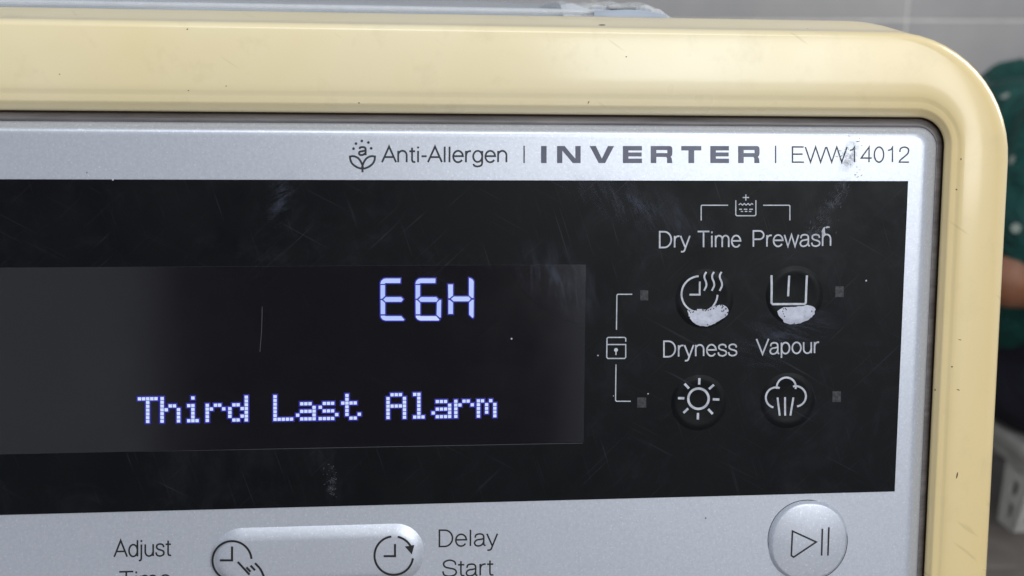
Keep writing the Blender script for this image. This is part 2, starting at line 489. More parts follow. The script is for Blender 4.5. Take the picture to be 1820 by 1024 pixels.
# round over the outer edge to the top and side
ex_r = P(1782, 400, 0.003)[0]; ez_t = P(900, 45, 0.000)[1]
for k in range(1, 9):
    a = k / 8 * math.pi / 2
    xr = frx + (ex_r - frx) * math.sin(a); zt = frz + (ez_t - frz) * math.sin(a)
    yy = -.0037 + .0066 * (1 - math.cos(a))
    CR.append(loop(MACH_L + (XR - xr), xr, zt, ZB, .0405 + .0035 * math.sin(a), yy))
zt1 = P(900, 27, .030)[1]
for yy, dz, rr in ((.010, .25, .0445), (.018, .55, .0455), (.026, .88, .047), (.030, 1.0, .048), (.032, .99, .048), (.034, .93, .048), (.0355, .7, .048), (.036, -.6, .048)):
    xr = ex_r - .0006 - max(0, (yy - .02)) * .05
    CR.append(loop(MACH_L + (XR - xr), xr, ez_t + (zt1 - ez_t) * dz, ZB, rr, yy))
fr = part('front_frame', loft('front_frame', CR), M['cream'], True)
print('crest world', PANEL @ Vector((0, .03, zt1)))
# dark seam behind the gap
trim = part('shaded_trim', loft('shaded_trim', [ring(1669, 205.5, .0095, .0040), ring(1668, 206.5, .0093, .0026), ring(1667, 208.5, .0090, .0022),
      ring(1662, 213, .0082, .0020), ring(1661, 214.5, .0080, .0017), ring(1658, 221, .0073, .0015), ring(1657, 222, .0071, .0022)]), M['trim'], True)  # outer lip of the strip, its shade put into the colour
seam = part('seam', loft('seam', [ring(1673, 200, .0106, .0028), ring(1660, 210, .009, .0034)]), M['seam'])

# silver control strip
SR = [ring(1658.2, 221.0, .0073, .0030), ring(1657.8, 221.5, .0072, .0012), ring(1656.5, 223, .0070, .0006), ring(1653, 226, .0066, .0001),
      ring(1647, 230.5, .0056, -.0008), ring(1643.5, 233, .0050, -.0014), ring(1640, 236, .0046, -.0018), ring(1636, 239, .0044, -.00197), ring(1631, 244, .0042, SILV_Y)]
cp = part('control_strip', loft('control_strip', SR, True), M['silver'], True)
for p in cp.data.polygons:
    if len(p.vertices) > 4: p.use_smooth = False
cp.data.set_sharp_from_angle(angle=R(50))

# black film window
wx1 = P(1611, 400, WIN_Y)[0]; wz1 = P(900, 320.5, WIN_Y)[1]; wz0 = P(900, 892, WIN_Y)[1]; wx0 = -.33
win = part('control_window', box_mesh('control_window', wx0, wx1, WIN_Y, SILV_Y + .0003, wz0, wz1, .00008, 1), M['black'])
# display glass
gx1 = P(1040, 600, DIS_Y)[0]; gz1 = P(900, 471, DIS_Y)[1]; gz0 = P(900, 789, DIS_Y)[1]
disp = part('display', box_mesh('display', -.25, gx1, DIS_Y, WIN_Y + .0003, gz0, gz1, .00005, 1), M['display'])

# printing on the silver strip
S = cp
word('Anti-Allergen', 679, 900, 288.5, 28, S, M['dark_print'], SILV_Y, 3.3)
word('EWW14012', 1408.5, 1615.5, 288.3, 27, S, M['thin_print'], SILV_Y, 2.7)
for bxp in (931.5, 1378.5):
    icon('divider_bar', [[(bxp, 259), (bxp, 290)]], 2.4, S, M['thin_print'], SILV_Y)
z = 3.434
leafL = cr([(76, 166), (100, 164), (128, 178), (148, 210), (152, 238), (120, 232), (90, 210), (78, 185), (76, 166)], 4)[:-1]
leafR = [(304 - a, b) for a, b in leafL]
icon('flower_symbol', [leafL + ['c'], leafR + ['c'], [(152, 236), (152, 262)],
     cr([(134, 120), (138, 111), (153, 108), (167, 112), (171, 124), (171, 158)], 4), cr([(171, 130), (152, 133), (134, 138), (132, 150), (142, 157), (158, 154), (171, 144)], 4)],
     12, S, M['dark_print'], SILV_Y, (600, 230), z, discs=[(97, 118, 8), (112, 87, 8), (148, 71, 8), (188, 80, 8), (205, 116, 8)])
def rect(a, b, c, d): return [(a, b), (c, b), (c, d), (a, d)]
INV = []
T0, T1 = 259.6, 290.0
H = T1 - T0; tb = 8.0; tv = 10.0
INV.append(('I', [rect(961.5, T0, 971.5, T1)]))
INV.append(('N', [rect(990, T0, 999.5, T1), rect(1022.5, T0, 1032, T1), [(999.5, T0), (1003.5, T0), (1022.5, T1 - 8), (1022.5, T1), (1018, T1), (999.5, T0 + 8.5)]]))
INV.append(('V', [[(1048, T0), (1059, T0), (1069.7, T1 - 8), (1080.5, T0), (1091.5, T0), (1075.5, T1), (1064, T1)]]))
def Epl(x, x2): return [rect(x, T0, x + tv, T1), rect(x + tv, T0, x2, T0 + tb), rect(x + tv, T0 + 11.4, x2 - .5, T0 + 18.6), rect(x + tv, T1 - tb, x2, T1)]
def Rpl(x, x2):
    return [rect(x, T0, x + tv, T1), [(x + tv, T0), (x2 - 4, T0), (x2 - 1, T0 + 1.5), (x2, T0 + 5), (x2, T0 + 7.2), (x + tv, T0 + 7.2)],
            rect(x2 - 9, T0 + 7.2, x2, T0 + 12.5), [(x + tv, T0 + 12.5), (x2, T0 + 12.5), (x2 - .5, T0 + 16.5), (x2 - 3, T0 + 19.5), (x + tv, T0 + 19.5)],
            [(x2 - 11, T0 + 19.5), (x2 - 3, T0 + 19.5), (x2 - 1, T0 + 22), (x2, T1), (x2 - 9.5, T1), (x2 - 9.5, T0 + 22)]]
INV.append(('E', Epl(1107, 1141))); INV.append(('R', Rpl(1156.5, 1195)))
INV.append(('T', [rect(1210.8, T0, 1246.5, T0 + tb), rect(1223.5, T0 + tb, 1233.8, T1)]))
INV.append(('E', Epl(1262.4, 1295.6))); INV.append(('R', Rpl(1311.8, 1350)))
ink = Ink(SILV_Y - .00004)
for ch, pls in INV:
    for pl in pls:
        ink.k = 0; ink.poly([P(p[0], p[1], SILV_Y) for p in pl])
ink.build('lettering', M['grey_print'], S, 'bold grey printed word INVERTER')

# printing on the black film
W_ = win; LP = M['light_print']
Z3 = 3.64; O3 = (1050, 330); O4 = (1050, 580)
word('Dry', 1172.5, 1226, 440, 28, W_, LP, WIN_Y, 2.85, 439.6)
word('Time', 1240, 1316, 439.6, 28, W_, LP, WIN_Y, 2.85, 439)
word('Prewash', 1339, 1476, 438.6, 28, W_, LP, WIN_Y, 2.85, 437)
word('Dryness', 1180, 1309, 634.2, 27.5, W_, LP, WIN_Y, 2.85, 631.8)
word('Vapour', 1344.5, 1455.5, 629.6, 27, W_, LP, WIN_Y, 2.85, 627.4)
icon('bath_symbol', [[(938, 95), (938, 188), (945, 195), (1061, 195), (1068, 188), (1068, 95)], [(983, 77), (1024, 77)], [(1003, 57), (1003, 97)],
     [(957, 124), (969, 116), (981, 126), (993, 116), (1005, 126), (1017, 116), (1029, 126), (1041, 116), (1050, 122)],
     [(960, 153), (978, 153)], [(990, 153), (1012, 153)], [(1024, 153), (1048, 153)], [(970, 167), (985, 167)], [(996, 167), (1012, 167)], [(1022, 167), (1038, 167)]],
     7, W_, LP, WIN_Y, O3, Z3)
icon('bracket_line', [[(714, 225), (714, 132), (719, 127), (888, 127)]], 7, W_, LP, WIN_Y, O3, Z3)
icon('bracket_line', [[(1115, 127), (1283, 127), (1288, 132), (1288, 225)]], 7, W_, LP, WIN_Y, O3, Z3)
icon('bracket_line', [[(166, 932), (169, 710), (175, 703), (268, 703)]], 7, W_, LP, WIN_Y, O3, Z3)
icon('bracket_line', [[(163, 247), (160, 478), (166, 485), (258, 485)]], 7, W_, LP, WIN_Y, O4, Z3)
icon('padlock_symbol', [[(226, 100), (226, 78), (219, 72), (112, 72), (105, 79), (103, 200), (110, 208), (219, 208), (226, 201), (226, 118), (105, 118)], [(163, 160), (163, 186)]],
     7.5, W_, LP, WIN_Y, O4, Z3, discs=[(163, 153, 13)])

# round keys pressed up under the film
KEYS = []; KH = .00036
PROF = [(1.12, 0), (1.07, .20), (1.0, .62), (.94, .92), (.88, 1.0), (.82, .95), (.73, .74), (.6, .48), (.45, .30), (.3, .18), (.15, .12), (0, .10)]
def key_depth(x, z):
    best = 0
    for kx, kz, kr in KEYS:
        q = math.hypot(x - kx, z - kz) / kr
        if q < 1.12:
            for (qa, ha), (qb, hb) in zip(PROF, PROF[1:]):
                if qb <= q <= qa: best = hb + (ha - hb) * (q - qb) / (qa - qb)
    return best * KH
def lay_on_key(o):
    for v in o.data.vertices:
        v.co.y += -key_depth(v.co.x, v.co.z) - .00003
    return o
def dome(cx, cy, r, name='key', h=.00036, mat='key'):
    c = P(cx, cy, WIN_Y); rr = r * SC
    KEYS.append((c[0], c[1], rr))
    v = []; f = []; n = 48; rings = PROF[:-1]
    for q, hh in rings:
        for k in range(n):
            t = k * 2 * math.pi / n
            v.append((c[0] + rr * q * math.cos(t), WIN_Y + .00006 - h * hh, c[1] + rr * q * math.sin(t)))
    v.append((c[0], WIN_Y - h * PROF[-1][1], c[1]))
    for i in range(len(rings) - 1):
        for k in range(n):
            a = i * n + k; b = i * n + (k + 1) % n
            f.append([a, b, b + n, a + n])
    for k in range(n):
        f.append([(len(rings) - 1) * n + k, (len(rings) - 1) * n + (k + 1) % n, len(v) - 1])
    return part(name, mesh(name, v, f), M['black'], True, parent=win)
KY = WIN_Y
keys = [dome(1252, 531, 50), dome(1412, 525, 50), dome(1242, 716, 48), dome(1400, 712, 48)]
def wave(x):
    return cr([(x + 8, 558), (x - 4, 578), (x - 4, 598), (x + 6, 622), (x + 9, 645), (x + 2, 664), (x - 6, 680)], 4)
lay_on_key(icon('dry_time_symbol', [arc(702, 702, 117, -117, 93, 358, 34), [(704, 620), (704, 705), (637, 705)], wave(738), wave(788), wave(838)], 12, W_, LP, KY, O3, Z3))
lay_on_key(icon('prewash_symbol', [[(1169, 580), (1167, 757), (1175, 766), (1382, 766), (1390, 757), (1396, 580)], [(1282, 582), (1276, 716)]], 14, W_, LP, KY, O3, Z3))
sun = [arc(696, 468, 66, 66, 0, 360, 36)[:-1] + ['c']]
for k in range(8):
    a = R(k * 45 + 2); sun.append([(696 + 92 * math.cos(a), 468 + 92 * math.sin(a)), (696 + 134 * math.cos(a), 468 + 134 * math.sin(a))])
lay_on_key(icon('sun_symbol', sun, 16, W_, LP, KY, O4, Z3))
lay_on_key(icon('steam_symbol', [arc(1263, 392, 62, 62, 170, 372, 18), arc(1196, 460, 66, -66, 68, 256, 18), arc(1324, 452, 66, -66, 105, -82, 18),
     [(1207, 460), (1221, 577)], [(1256, 458), (1256, 577)], [(1310, 460), (1290, 577)]], 13, W_, LP, KY, O4, Z3))
# worn-through patches on two keys
rp = random.Random(11)
def patch(pts, org, zz, flecks=10):
    rim = cr(pts + [pts[0]], 5)[:-1]
    n = len(rim); mx = sum(p[0] for p in rim) / n; my_ = sum(p[1] for p in rim) / n
    v = []; f = []
    for q in (1, .8, .55, .28):
        for p in rim:
            j = rp.uniform(-2.6, 2.6) if q == 1 else 0
            X, Z = P(org[0] + (mx + (p[0] - mx) * q + j) / zz, org[1] + (my_ + (p[1] - my_) * q + j) / zz, WIN_Y)
            v.append((X, WIN_Y - .00002, Z))
    X, Z = P(org[0] + mx / zz, org[1] + my_ / zz, WIN_Y); v.append((X, WIN_Y - .00002, Z))
    for i in range(3):
        for k in range(n): f.append([i * n + k, (i + 1) * n + k, (i + 1) * n + (k + 1) % n, i * n + (k + 1) % n])
    for k in range(n): f.append([3 * n + k, 4 * n, 3 * n + (k + 1) % n])
    o = link('worn_patch', mesh('worn_patch', v, f), win, M['worn'], label='pale patch where the black film has worn off')
    lay_on_key(o)
    fl = Ink(WIN_Y - .00006)
    for k in range(flecks):
        p = rim[rp.randrange(n)]; t = rp.uniform(.68, 1.02); c_ = (mx + (p[0] - mx) * t, my_ + (p[1] - my_) * t)
        if c_[1] > my_ + 15 and rp.random() < .8: c_ = (c_[0], 2 * my_ - c_[1])
        fl.k = k % 6
        fl.poly([P(org[0] + (c_[0] + rp.uniform(2, 5.5) * math.cos(a_)) / zz, org[1] + (c_[1] + rp.uniform(2, 6.5) * math.sin(a_)) / zz, WIN_Y) for a_ in [w_ * math.pi / 4 for w_ in range(8)]])
    q = lay_on_key(fl.build('film_fleck', M['black'], win)); q['kind'] = 'stuff'
    return o
patch([(624, 806), (648, 818), (690, 800), (760, 800), (800, 782), (850, 772), (880, 788), (888, 820), (850, 862), (790, 895), (730, 910), (670, 890), (636, 850)], O3, Z3, 34)
patch([(1204, 812), (1250, 788), (1330, 783), (1400, 774), (1440, 784), (1451, 808), (1430, 850), (1370, 884), (1300, 896), (1250, 884), (1240, 866), (1214, 840)], O3, Z3)
for (a, b, ww, hh) in ((1145, 525, 14, 18), (1492, 518.5, 15, 19), (1140.5, 715.5, 16, 18), (1487, 705, 15, 19)):
    icon('indicator_window', [], 1, W_, M['indicator'], WIN_Y, polys=[rect(a - ww / 2, b - hh / 2, a + ww / 2, b + hh / 2)])

# lit seven-segment digits: pale lit bars with their blue bloom painted as an emissive rim
ZE = 6.5; OE = (620, 470)
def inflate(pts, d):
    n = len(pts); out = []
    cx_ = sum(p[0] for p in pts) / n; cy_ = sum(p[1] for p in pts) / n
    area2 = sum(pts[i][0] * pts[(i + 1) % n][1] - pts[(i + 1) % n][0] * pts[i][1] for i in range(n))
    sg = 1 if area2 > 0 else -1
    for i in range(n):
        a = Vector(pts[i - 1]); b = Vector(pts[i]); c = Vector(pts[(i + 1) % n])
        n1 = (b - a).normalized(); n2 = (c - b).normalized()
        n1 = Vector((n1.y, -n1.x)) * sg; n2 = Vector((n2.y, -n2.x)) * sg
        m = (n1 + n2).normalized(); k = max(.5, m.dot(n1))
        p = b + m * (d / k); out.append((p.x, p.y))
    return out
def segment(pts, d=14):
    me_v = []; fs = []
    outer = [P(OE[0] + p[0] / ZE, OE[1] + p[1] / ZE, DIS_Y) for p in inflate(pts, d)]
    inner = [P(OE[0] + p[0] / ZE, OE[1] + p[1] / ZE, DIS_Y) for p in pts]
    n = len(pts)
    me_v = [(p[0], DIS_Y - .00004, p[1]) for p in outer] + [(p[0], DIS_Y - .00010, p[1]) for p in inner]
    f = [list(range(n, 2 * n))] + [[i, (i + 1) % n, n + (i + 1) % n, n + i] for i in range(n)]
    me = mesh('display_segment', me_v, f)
    o = link('display_segment', me, disp, [random.choice((M['lit'], M['lit_b'], M['lit_c'])), M['lit_halo']])
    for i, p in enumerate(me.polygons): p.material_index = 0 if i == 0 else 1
for dx, kind in ((0, 'E'), (405, '6')):
    X = lambda a: a + dx
    segment([(X(365), 217), (X(375), 190), (X(400), 168), (X(430), 163), (X(596), 163), (X(594), 215), (X(420), 215), (X(414), 224), (X(365), 226)])
    segment([(X(366), 238), (X(417), 238), (X(417), 366), (X(386), 394), (X(366), 398)])
    segment([(X(398), 405), (X(428), 378), (X(603), 378), (X(628), 404), (X(606), 432), (X(424), 432)])
    segment([(X(367), 412), (X(382), 412), (X(418), 444), (X(418), 575), (X(368), 575)])
    segment([(X(368), 592), (X(418), 592), (X(424), 598), (X(604), 598), (X(640), 638), (X(632), 648), (X(422), 648), (X(390), 636), (X(372), 614)])
segment([(1018, 440), (1050, 410), (1066, 412), (1062, 610), (1052, 616), (1014, 582)])
segment([(1147, 232), (1202, 232), (1202, 360), (1166, 390), (1150, 390)])
segment([(1150, 410), (1166, 412), (1202, 440), (1202, 572), (1150, 572)])
segment([(1180, 398), (1212, 372), (1385, 372), (1408, 398), (1386, 426), (1210, 426)])
segment([(1388, 158), (1408, 162), (1432, 178), (1442, 200), (1440, 388), (1422, 388), (1388, 358)])
segment([(1390, 440), (1422, 410), (1442, 408), (1440, 600), (1434, 618), (1426, 616), (1390, 580)])
# dot-matrix line
FNT = {'T': ['11111'] + ['00100'] * 6, 'h': ['10000', '10000', '10110', '11001', '10001', '10001', '10001'],
 'i': ['00100', '00000', '01100', '00100', '00100', '00100', '01110'], 'r': ['00000', '00000', '10110', '11001', '10000', '10000', '10000'],
 'd': ['00001', '00001', '01101', '10011', '10001', '10011', '01101'], 'L': ['10000'] * 6 + ['11111'],
 'a': ['00000', '00000', '01110', '00001', '01111', '10001', '01111'], 's': ['00000', '00000', '01110', '10000', '01110', '00001', '11110'],
 't': ['01000', '01000', '11110', '01000', '01000', '01001', '00110'], 'A': ['01110', '10001', '10001', '11111', '10001', '10001', '10001'],
 'l': ['01100'] + ['00100'] * 5 + ['01110'], 'm': ['00000', '00000', '11010', '10101', '10101', '10101', '10001']}
for k, ch in enumerate('Third Last Alarm'):
    if ch == ' ': continue
    v = []; f = []; mi = []
    x0 = 248 + 40.15 * k
    yb = 749.3 - (x0 - 248) * .0163
    for rI in range(7):
        for cI in range(5):
            if FNT[ch][rI][cI] == '1':
                px = x0 + cI * 7.3; py = yb - (6 - rI) * 6.72 - cI * .11
                c = P(px, py, DIS_Y)
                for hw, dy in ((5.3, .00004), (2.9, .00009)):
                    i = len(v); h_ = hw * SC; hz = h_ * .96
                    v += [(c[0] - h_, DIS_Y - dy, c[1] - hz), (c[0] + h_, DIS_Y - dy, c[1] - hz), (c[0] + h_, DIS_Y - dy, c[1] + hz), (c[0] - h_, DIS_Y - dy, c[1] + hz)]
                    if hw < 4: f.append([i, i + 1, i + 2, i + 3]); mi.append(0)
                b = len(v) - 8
                # painted halo ring between outer and inner squares; neighbours are kept 10 microns apart
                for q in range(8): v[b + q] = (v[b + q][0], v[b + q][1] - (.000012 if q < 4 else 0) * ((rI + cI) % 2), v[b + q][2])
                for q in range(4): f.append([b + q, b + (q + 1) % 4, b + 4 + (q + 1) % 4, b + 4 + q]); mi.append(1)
    me = mesh('lit_character', v, f)
    o = link('lit_character', me, disp, [M['lit_dot'], M['lit_halo']], label='lit dot matrix letter ' + ch)
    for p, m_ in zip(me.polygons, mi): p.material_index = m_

# keys on the lower silver area
def pad(name, x0, x1, y0, y1, h, rpx, edge=6, n=14, lab=None):
    """raised rounded pad; photo-pixel bounds"""
    xa, za = P(x0, (y0 + y1) / 2, SILV_Y)[0], P((x0 + x1) / 2, y1, SILV_Y)[1]
    xb, zb = P(x1, (y0 + y1) / 2, SILV_Y)[0], P((x0 + x1) / 2, y0, SILV_Y)[1]
    loops = []
    def rr(ins, y):
        r = max(rpx * SC - ins, .0005); a, b, c, d = xa + ins, za + ins, xb - ins, zb - ins
        pts = []
        for (cx_, cz_, s0) in ((c - r, b + r, -90), (c - r, d - r, 0), (a + r, d - r, 90), (a + r, b + r, 180)):
            for k in range(n + 1):
                t = R(s0 + 90 * k / n); pts.append((cx_ + r * math.cos(t), y, cz_ + r * math.sin(t)))
        return pts
    e = edge * SC
    for q in range(7):
        t = q / 6
        loops.append(rr(e * t, SILV_Y + .00005 - h * math.sin(t * math.pi / 2)))
    N = len(loops[0]); v = sum(loops, []); f = []
    for i in range(6):
        for j in range(N):
            f.append([i * N + j, i * N + (j + 1) % N, (i + 1) * N + (j + 1) % N, (i + 1) * N + j])
    f.append(list(range(6 * N, 7 * N)))
    me = mesh(name, v, f)
    o = part(name, me, M['silver'], True, label=lab)
    me.set_sharp_from_angle(angle=R(40))
    return o
pill = pad('option_key', 378, 754, 934, 1040, .0014, 52, 26, lab='long raised silver key with two clock symbols')
play = pad('start_pause_key', 1366, 1505, 890, 1031, .0016, 69.5, 7, lab='round silver start and pause key')
gk = Ink(SILV_Y - .00002)
gc = (1435.5, 960.5)
gk.stroke([P(gc[0] + 70.6 * math.cos(R(t)), gc[1] + 71.6 * math.sin(R(t)), SILV_Y) for t in range(0, 360, 6)], 1.6 * SC, True)
gk.build('key_gap', M['gap'], cp)
icon('edge_highlight', [[(-300, 812), (300, 801.5), (1036, 787.6)]], .9, win, M['faint'], WIN_Y)  # painted highlight along the display's lower edge
PY = SILV_Y - .0014
Z8 = 2.275; O8 = (150, 880)
word('Delay', 781, 884, 971.5, 29, S, M['black_print'], SILV_Y, 3, 969.5)
word('Start', 787, 877, 1024.5, 28.5, S, M['black_print'], SILV_Y, 3, 1022.5)
word('Adjust', 203, 304, 990, 29, S, M['black_print'], SILV_Y, 3, 987.5)
word('Time', 212, 303, 1045, 28.5, S, M['black_print'], SILV_Y, 3, 1042.5)
icon('clock_symbol', [arc(597, 265, 79, -79, 5, 250, 30), [(597, 208), (597, 264), (548, 264)], [(620, 270), (668, 322)], cr([(655, 292), (672, 310)], 2), cr([(672, 285), (690, 304)], 2), cr([(690, 275), (712, 300), (726, 330)], 3)],
     8.5, pill, M['black_print'], PY, O8, Z8)
icon('clock_symbol', [arc(1251, 245, 78, -78, 97, 352, 30), arc(1251, 245, 78, -78, 78, 30, 10), [(1256, 198), (1256, 247), (1210, 247)]],
     8.5, pill, M['black_print'], PY, O8, Z8, polys=[[(1296, 208), (1334, 202), (1324, 240)]])
Z6 = 2.935; O6 = (1200, 760)
icon('play_pause_symbol', [[(612, 540), (736, 597), (618, 676), (606, 668), 'c'], [(768, 528), (764, 668)], [(802, 520), (797, 668)]], 9, play, M['black_print'], SILV_Y - .0016, O6, Z6)

# marks, scratches and grime on the machine
def scratch(name, pts, wd, parent, mat, y, lab=None):
    return icon(name, [cr(pts, 4)], wd, parent, mat, y, label=lab)
mm = Mat('scuff', lin((92, 94, 100)), .7); M['scuff'] = mm.m
M['dust'] = Mat('dried_residue', lin((64, 66, 72)), .8).m

mm = Mat('grime', lin((150, 148, 142)), .8)
mm.setcol(mm.ramp(mm.noise(300, 4, .7), [(.35, lin((138, 136, 132))), (.7, lin((186, 186, 184)))])); M['grime'] = mm.m
mm = Mat('dark_mark', lin((60, 42, 30)), .7); M['mark'] = mm.m
scratch('scratch', [(466, 545), (465, 585), (462, 625)], 1.0, disp, M['faint'], DIS_Y)
#scratch('scratch', [(780, 770), (782, 755), (776, 748)], 1.0, disp, M['scuff'], DIS_Y)
def blob(name, cx, cy, a, b, parent, mat, y, n=11, jit=.45, off=0):
    ink = Ink(y - .00002 - off)
    rim = []
    for k in range(n):
        t = k * 2 * math.pi / n; q = 1 + random.uniform(-jit, jit)
        rim.append((cx + a * q * math.cos(t), cy + b * q * math.sin(t)))
    rim = cr(rim + [rim[0]], 3)[:-1]
    ink.poly([P(p[0], p[1], y) for p in rim])
    return ink
# flaking residue crossing the strip and the film near its right end
ink_s = Ink(SILV_Y - .00006); ink_w = Ink(WIN_Y - .00006)
rs = random.Random(7)
def flake(ink, cx, cy, a, b, y, rot):
    n = 8; pts = []
    for k in range(n):
        t = k * 2 * math.pi / n; q = 1 + rs.uniform(-.5, .5)
        x_, y_ = a * q * math.cos(t), b * q * math.sin(t)
        pts.append(P(cx + x_ * math.cos(rot) - y_ * math.sin(rot), cy + x_ * math.sin(rot) + y_ * math.cos(rot), y))
    ink.k = rs.randrange(6); ink.poly(pts)
for k in range(26):
    t = rs.random(); cx_ = 1512 + 14 * math.sin(t * 9) + rs.gauss(0, 7); cy_ = 240 + t * 76
    flake(ink_s, cx_, cy_, rs.uniform(.8, 3.0), rs.uniform(.4, 1.1), SILV_Y, rs.uniform(-1, 1))
for k in range(45):
    t = rs.random() ** 1.2; cx_ = 1502 - t * 56 + rs.gauss(0, 6 + 8 * t); cy_ = 326 + t * 95 + rs.gauss(0, 3)
    flake(ink_w, cx_, cy_, rs.uniform(1.2, 6.5) * rs.random() + .6, rs.uniform(.3, .8), WIN_Y, rs.uniform(-1.4, -.5))
for k in range(26):
    flake(ink_w, 588 + rs.gauss(0, 6), 855 + rs.gauss(0, 16), rs.uniform(.5, 2.4), rs.uniform(.4, .9), WIN_Y, rs.uniform(-1.6, 1.6))
o = ink_s.build('residue', M['grime'], cp, 'dried residue flakes around the printed numbers')
o['kind'] = 'stuff'
o = ink_w.build('residue', M['dust'], win, 'dried residue flakes streaking down the black film'); o['kind'] = 'stuff'
icon('chip', [], 1, win, M['light_print'], WIN_Y, polys=[[(1460, 412), (1463, 405), (1466, 403), (1466, 412), (1468, 417), (1463, 418)], [(1466, 404), (1470, 402), (1475, 403), (1474, 405), (1468, 406)]])
# thin dried smears, patchy and fading out at their edges
def smear_mat(name, col, lo, hi, amt, scale=260, stretch=None, rot=0):
    m = Mat(name, lin(col), .75)
    vsub = m.n.new('ShaderNodeVectorMath'); vsub.operation = 'SUBTRACT'; vsub.inputs[1].default_value = (.5, .5, .5)
    m.link(m.n['Texture Coordinate'].outputs['Generated'], vsub.inputs[0])
    vm = m.n.new('ShaderNodeVectorMath'); vm.operation = 'MULTIPLY'; vm.inputs[1].default_value = (2, 0, 2); m.link(vsub.outputs[0], vm.inputs[0])
    ln = m.n.new('ShaderNodeVectorMath'); ln.operation = 'LENGTH'; m.link(vm.outputs[0], ln.inputs[0])
    fall = m.ramp(ln.outputs['Value'], [(.25, WHITE), (1.0, BLACK)])
    nz = m.ramp(m.noise(scale, 6, .72, stretch=stretch, rot=rot, dist=.8), [(lo, BLACK), (hi, (amt,) * 3)])
    al = m.math('MULTIPLY', fall, nz); m.link(al, m.b.inputs['Alpha'])
    return m.m
M['smear'] = smear_mat('dried_smear', (110, 114, 124), .48, .80, .65, 300)
M['smear_strip'] = smear_mat('dried_smear_strip', (132, 130, 126), .42, .70, .8, 330)
M['wipe'] = smear_mat('wipe_marks', (96, 102, 122), .45, .85, .45, 60, (1, 1, 7), .7)
def smear(cx_, cy_, L, Wd, ang, mat, parent, y, k=0):
    c = P(cx_, cy_, y); n = 20
    v = [(L * SC * math.cos(t * 2 * math.pi / n), 0, Wd * SC * math.sin(t * 2 * math.pi / n)) for t in range(n)]
    o = link('smear', mesh('smear', v, [list(range(n))]), parent, M[mat])
    o.location = (c[0], y - .00003 - k * .00001, c[1]); o.rotation_euler = (0, -ang, 0)
    return o
smear(1483, 352, 52, 20, R(52), 'smear', win, WIN_Y, 1)
smear(1450, 408, 36, 22, R(30), 'smear', win, WIN_Y, 2)
smear(1508, 278, 34, 19, R(70), 'smear_strip', cp, SILV_Y, 1)
smear(588, 856, 30, 11, R(88), 'smear', win, WIN_Y, 3)
smear(1000, 500, 110, 60, R(-35), 'wipe', win, DIS_Y - .00004, 4)
smear(1150, 370, 190, 45, R(-20), 'wipe', win, WIN_Y, 5)
smear(1400, 590, 120, 60, R(25), 'wipe', win, WIN_Y, 6)
smear(500, 350, 60, 26, R(75), 'wipe', win, WIN_Y, 7)
# small dark nicks in the cream plastic
for (a, b, ww, hh, rot) in ((1070, 44.6, 6.5, .9, 0), (1113, 101, 1.4, 1.1, 0), (1046, 182, 2.6, .8, -1.1), (1708, 283, 1.0, 2, 0), (1700, 337, 2, 1, .5), (1692, 652, 1.6, 1.2, 0), (1703, 693, 3, .8, .3), (1662, 693, 1, 2, 0), (1706, 604, 3, .6, .2), (333, 52, 1.7, 1, -.4), (335, 161, 1.2, .9, 0), (638, 183, 1.6, 1, 0), (402, 153, 1.2, .8, 0), (106, 132, 1.3, .8, .8), (1701, 845, 1.2, 6, .2)):
    yy = -.0047 if 60 < b < 150 or a > 1685 else -.0035
    if b == 44.6: yy = .004
    k = []
    for q in range(9):
        t = q * 2 * math.pi / 9
        x_, y_ = ww * math.cos(t), hh * math.sin(t)
        k.append((a + x_ * math.cos(rot) - y_ * math.sin(rot), b + x_ * math.sin(rot) + y_ * math.cos(rot)))
    # lay the nick on the frame surface by casting along the fascia normal
    hit = None
    c = P(a, b, yy)
    from mathutils.bvhtree import BVHTree
    if 'FRT' not in globals():
        bm = bmesh.new(); bm.from_mesh(fr.data); FRT = BVHTree.FromBMesh(bm); bm.free()
    v = []
    for p in k:
        d = rx * ((p[0] - CX) / F) + dn * ((p[1] - CY) / F) + cen
        h_ = FRT.ray_cast(CAMP, d.normalized())
        if h_[0] is None: v = []; break
        v.append(h_[0] + h_[1] * .00004)
    if v:
        link('nick', mesh('nick', v, [list(range(9))]), fr, M['mark'])

# cabinet under and behind the fascia
mm = Mat('cabinet_enamel', lin((226, 222, 208)), .4); mm.setcol(mm.ramp(mm.noise(8, 4), [(.3, lin((218, 212, 194))), (.7, lin((232, 228, 216)))])); M['enamel'] = mm.m
crest = PANEL @ Vector((0, .036, zt1))
LIDZ = crest.z - .030
cab_l, cab_r = MACH_L + .004, ex_r - .006
yb_ = (PANEL @ Vector((0, .012, ZB))).y; zbw = (PANEL @ Vector((0, .012, ZB))).z
cabm = box_mesh('cabinet', cab_l, cab_r, crest.y - .012, .60, .02, LIDZ - .022, .004)
link('cabinet', cabm, root, M['enamel'], mw=Matrix.Identity(4))
link('lid', box_mesh('lid', cab_l - .002, cab_r + .002, crest.y + .001, .605, LIDZ - .0215, LIDZ, .006, 3), root, M['enamel'], mw=Matrix.Identity(4))
fpm = box_mesh('front_panel', cab_l, cab_r, yb_ - .012, crest.y - .013, .02, zbw + .003, .006)
link('front_panel', fpm, root, M['enamel'], mw=Matrix.Identity(4))
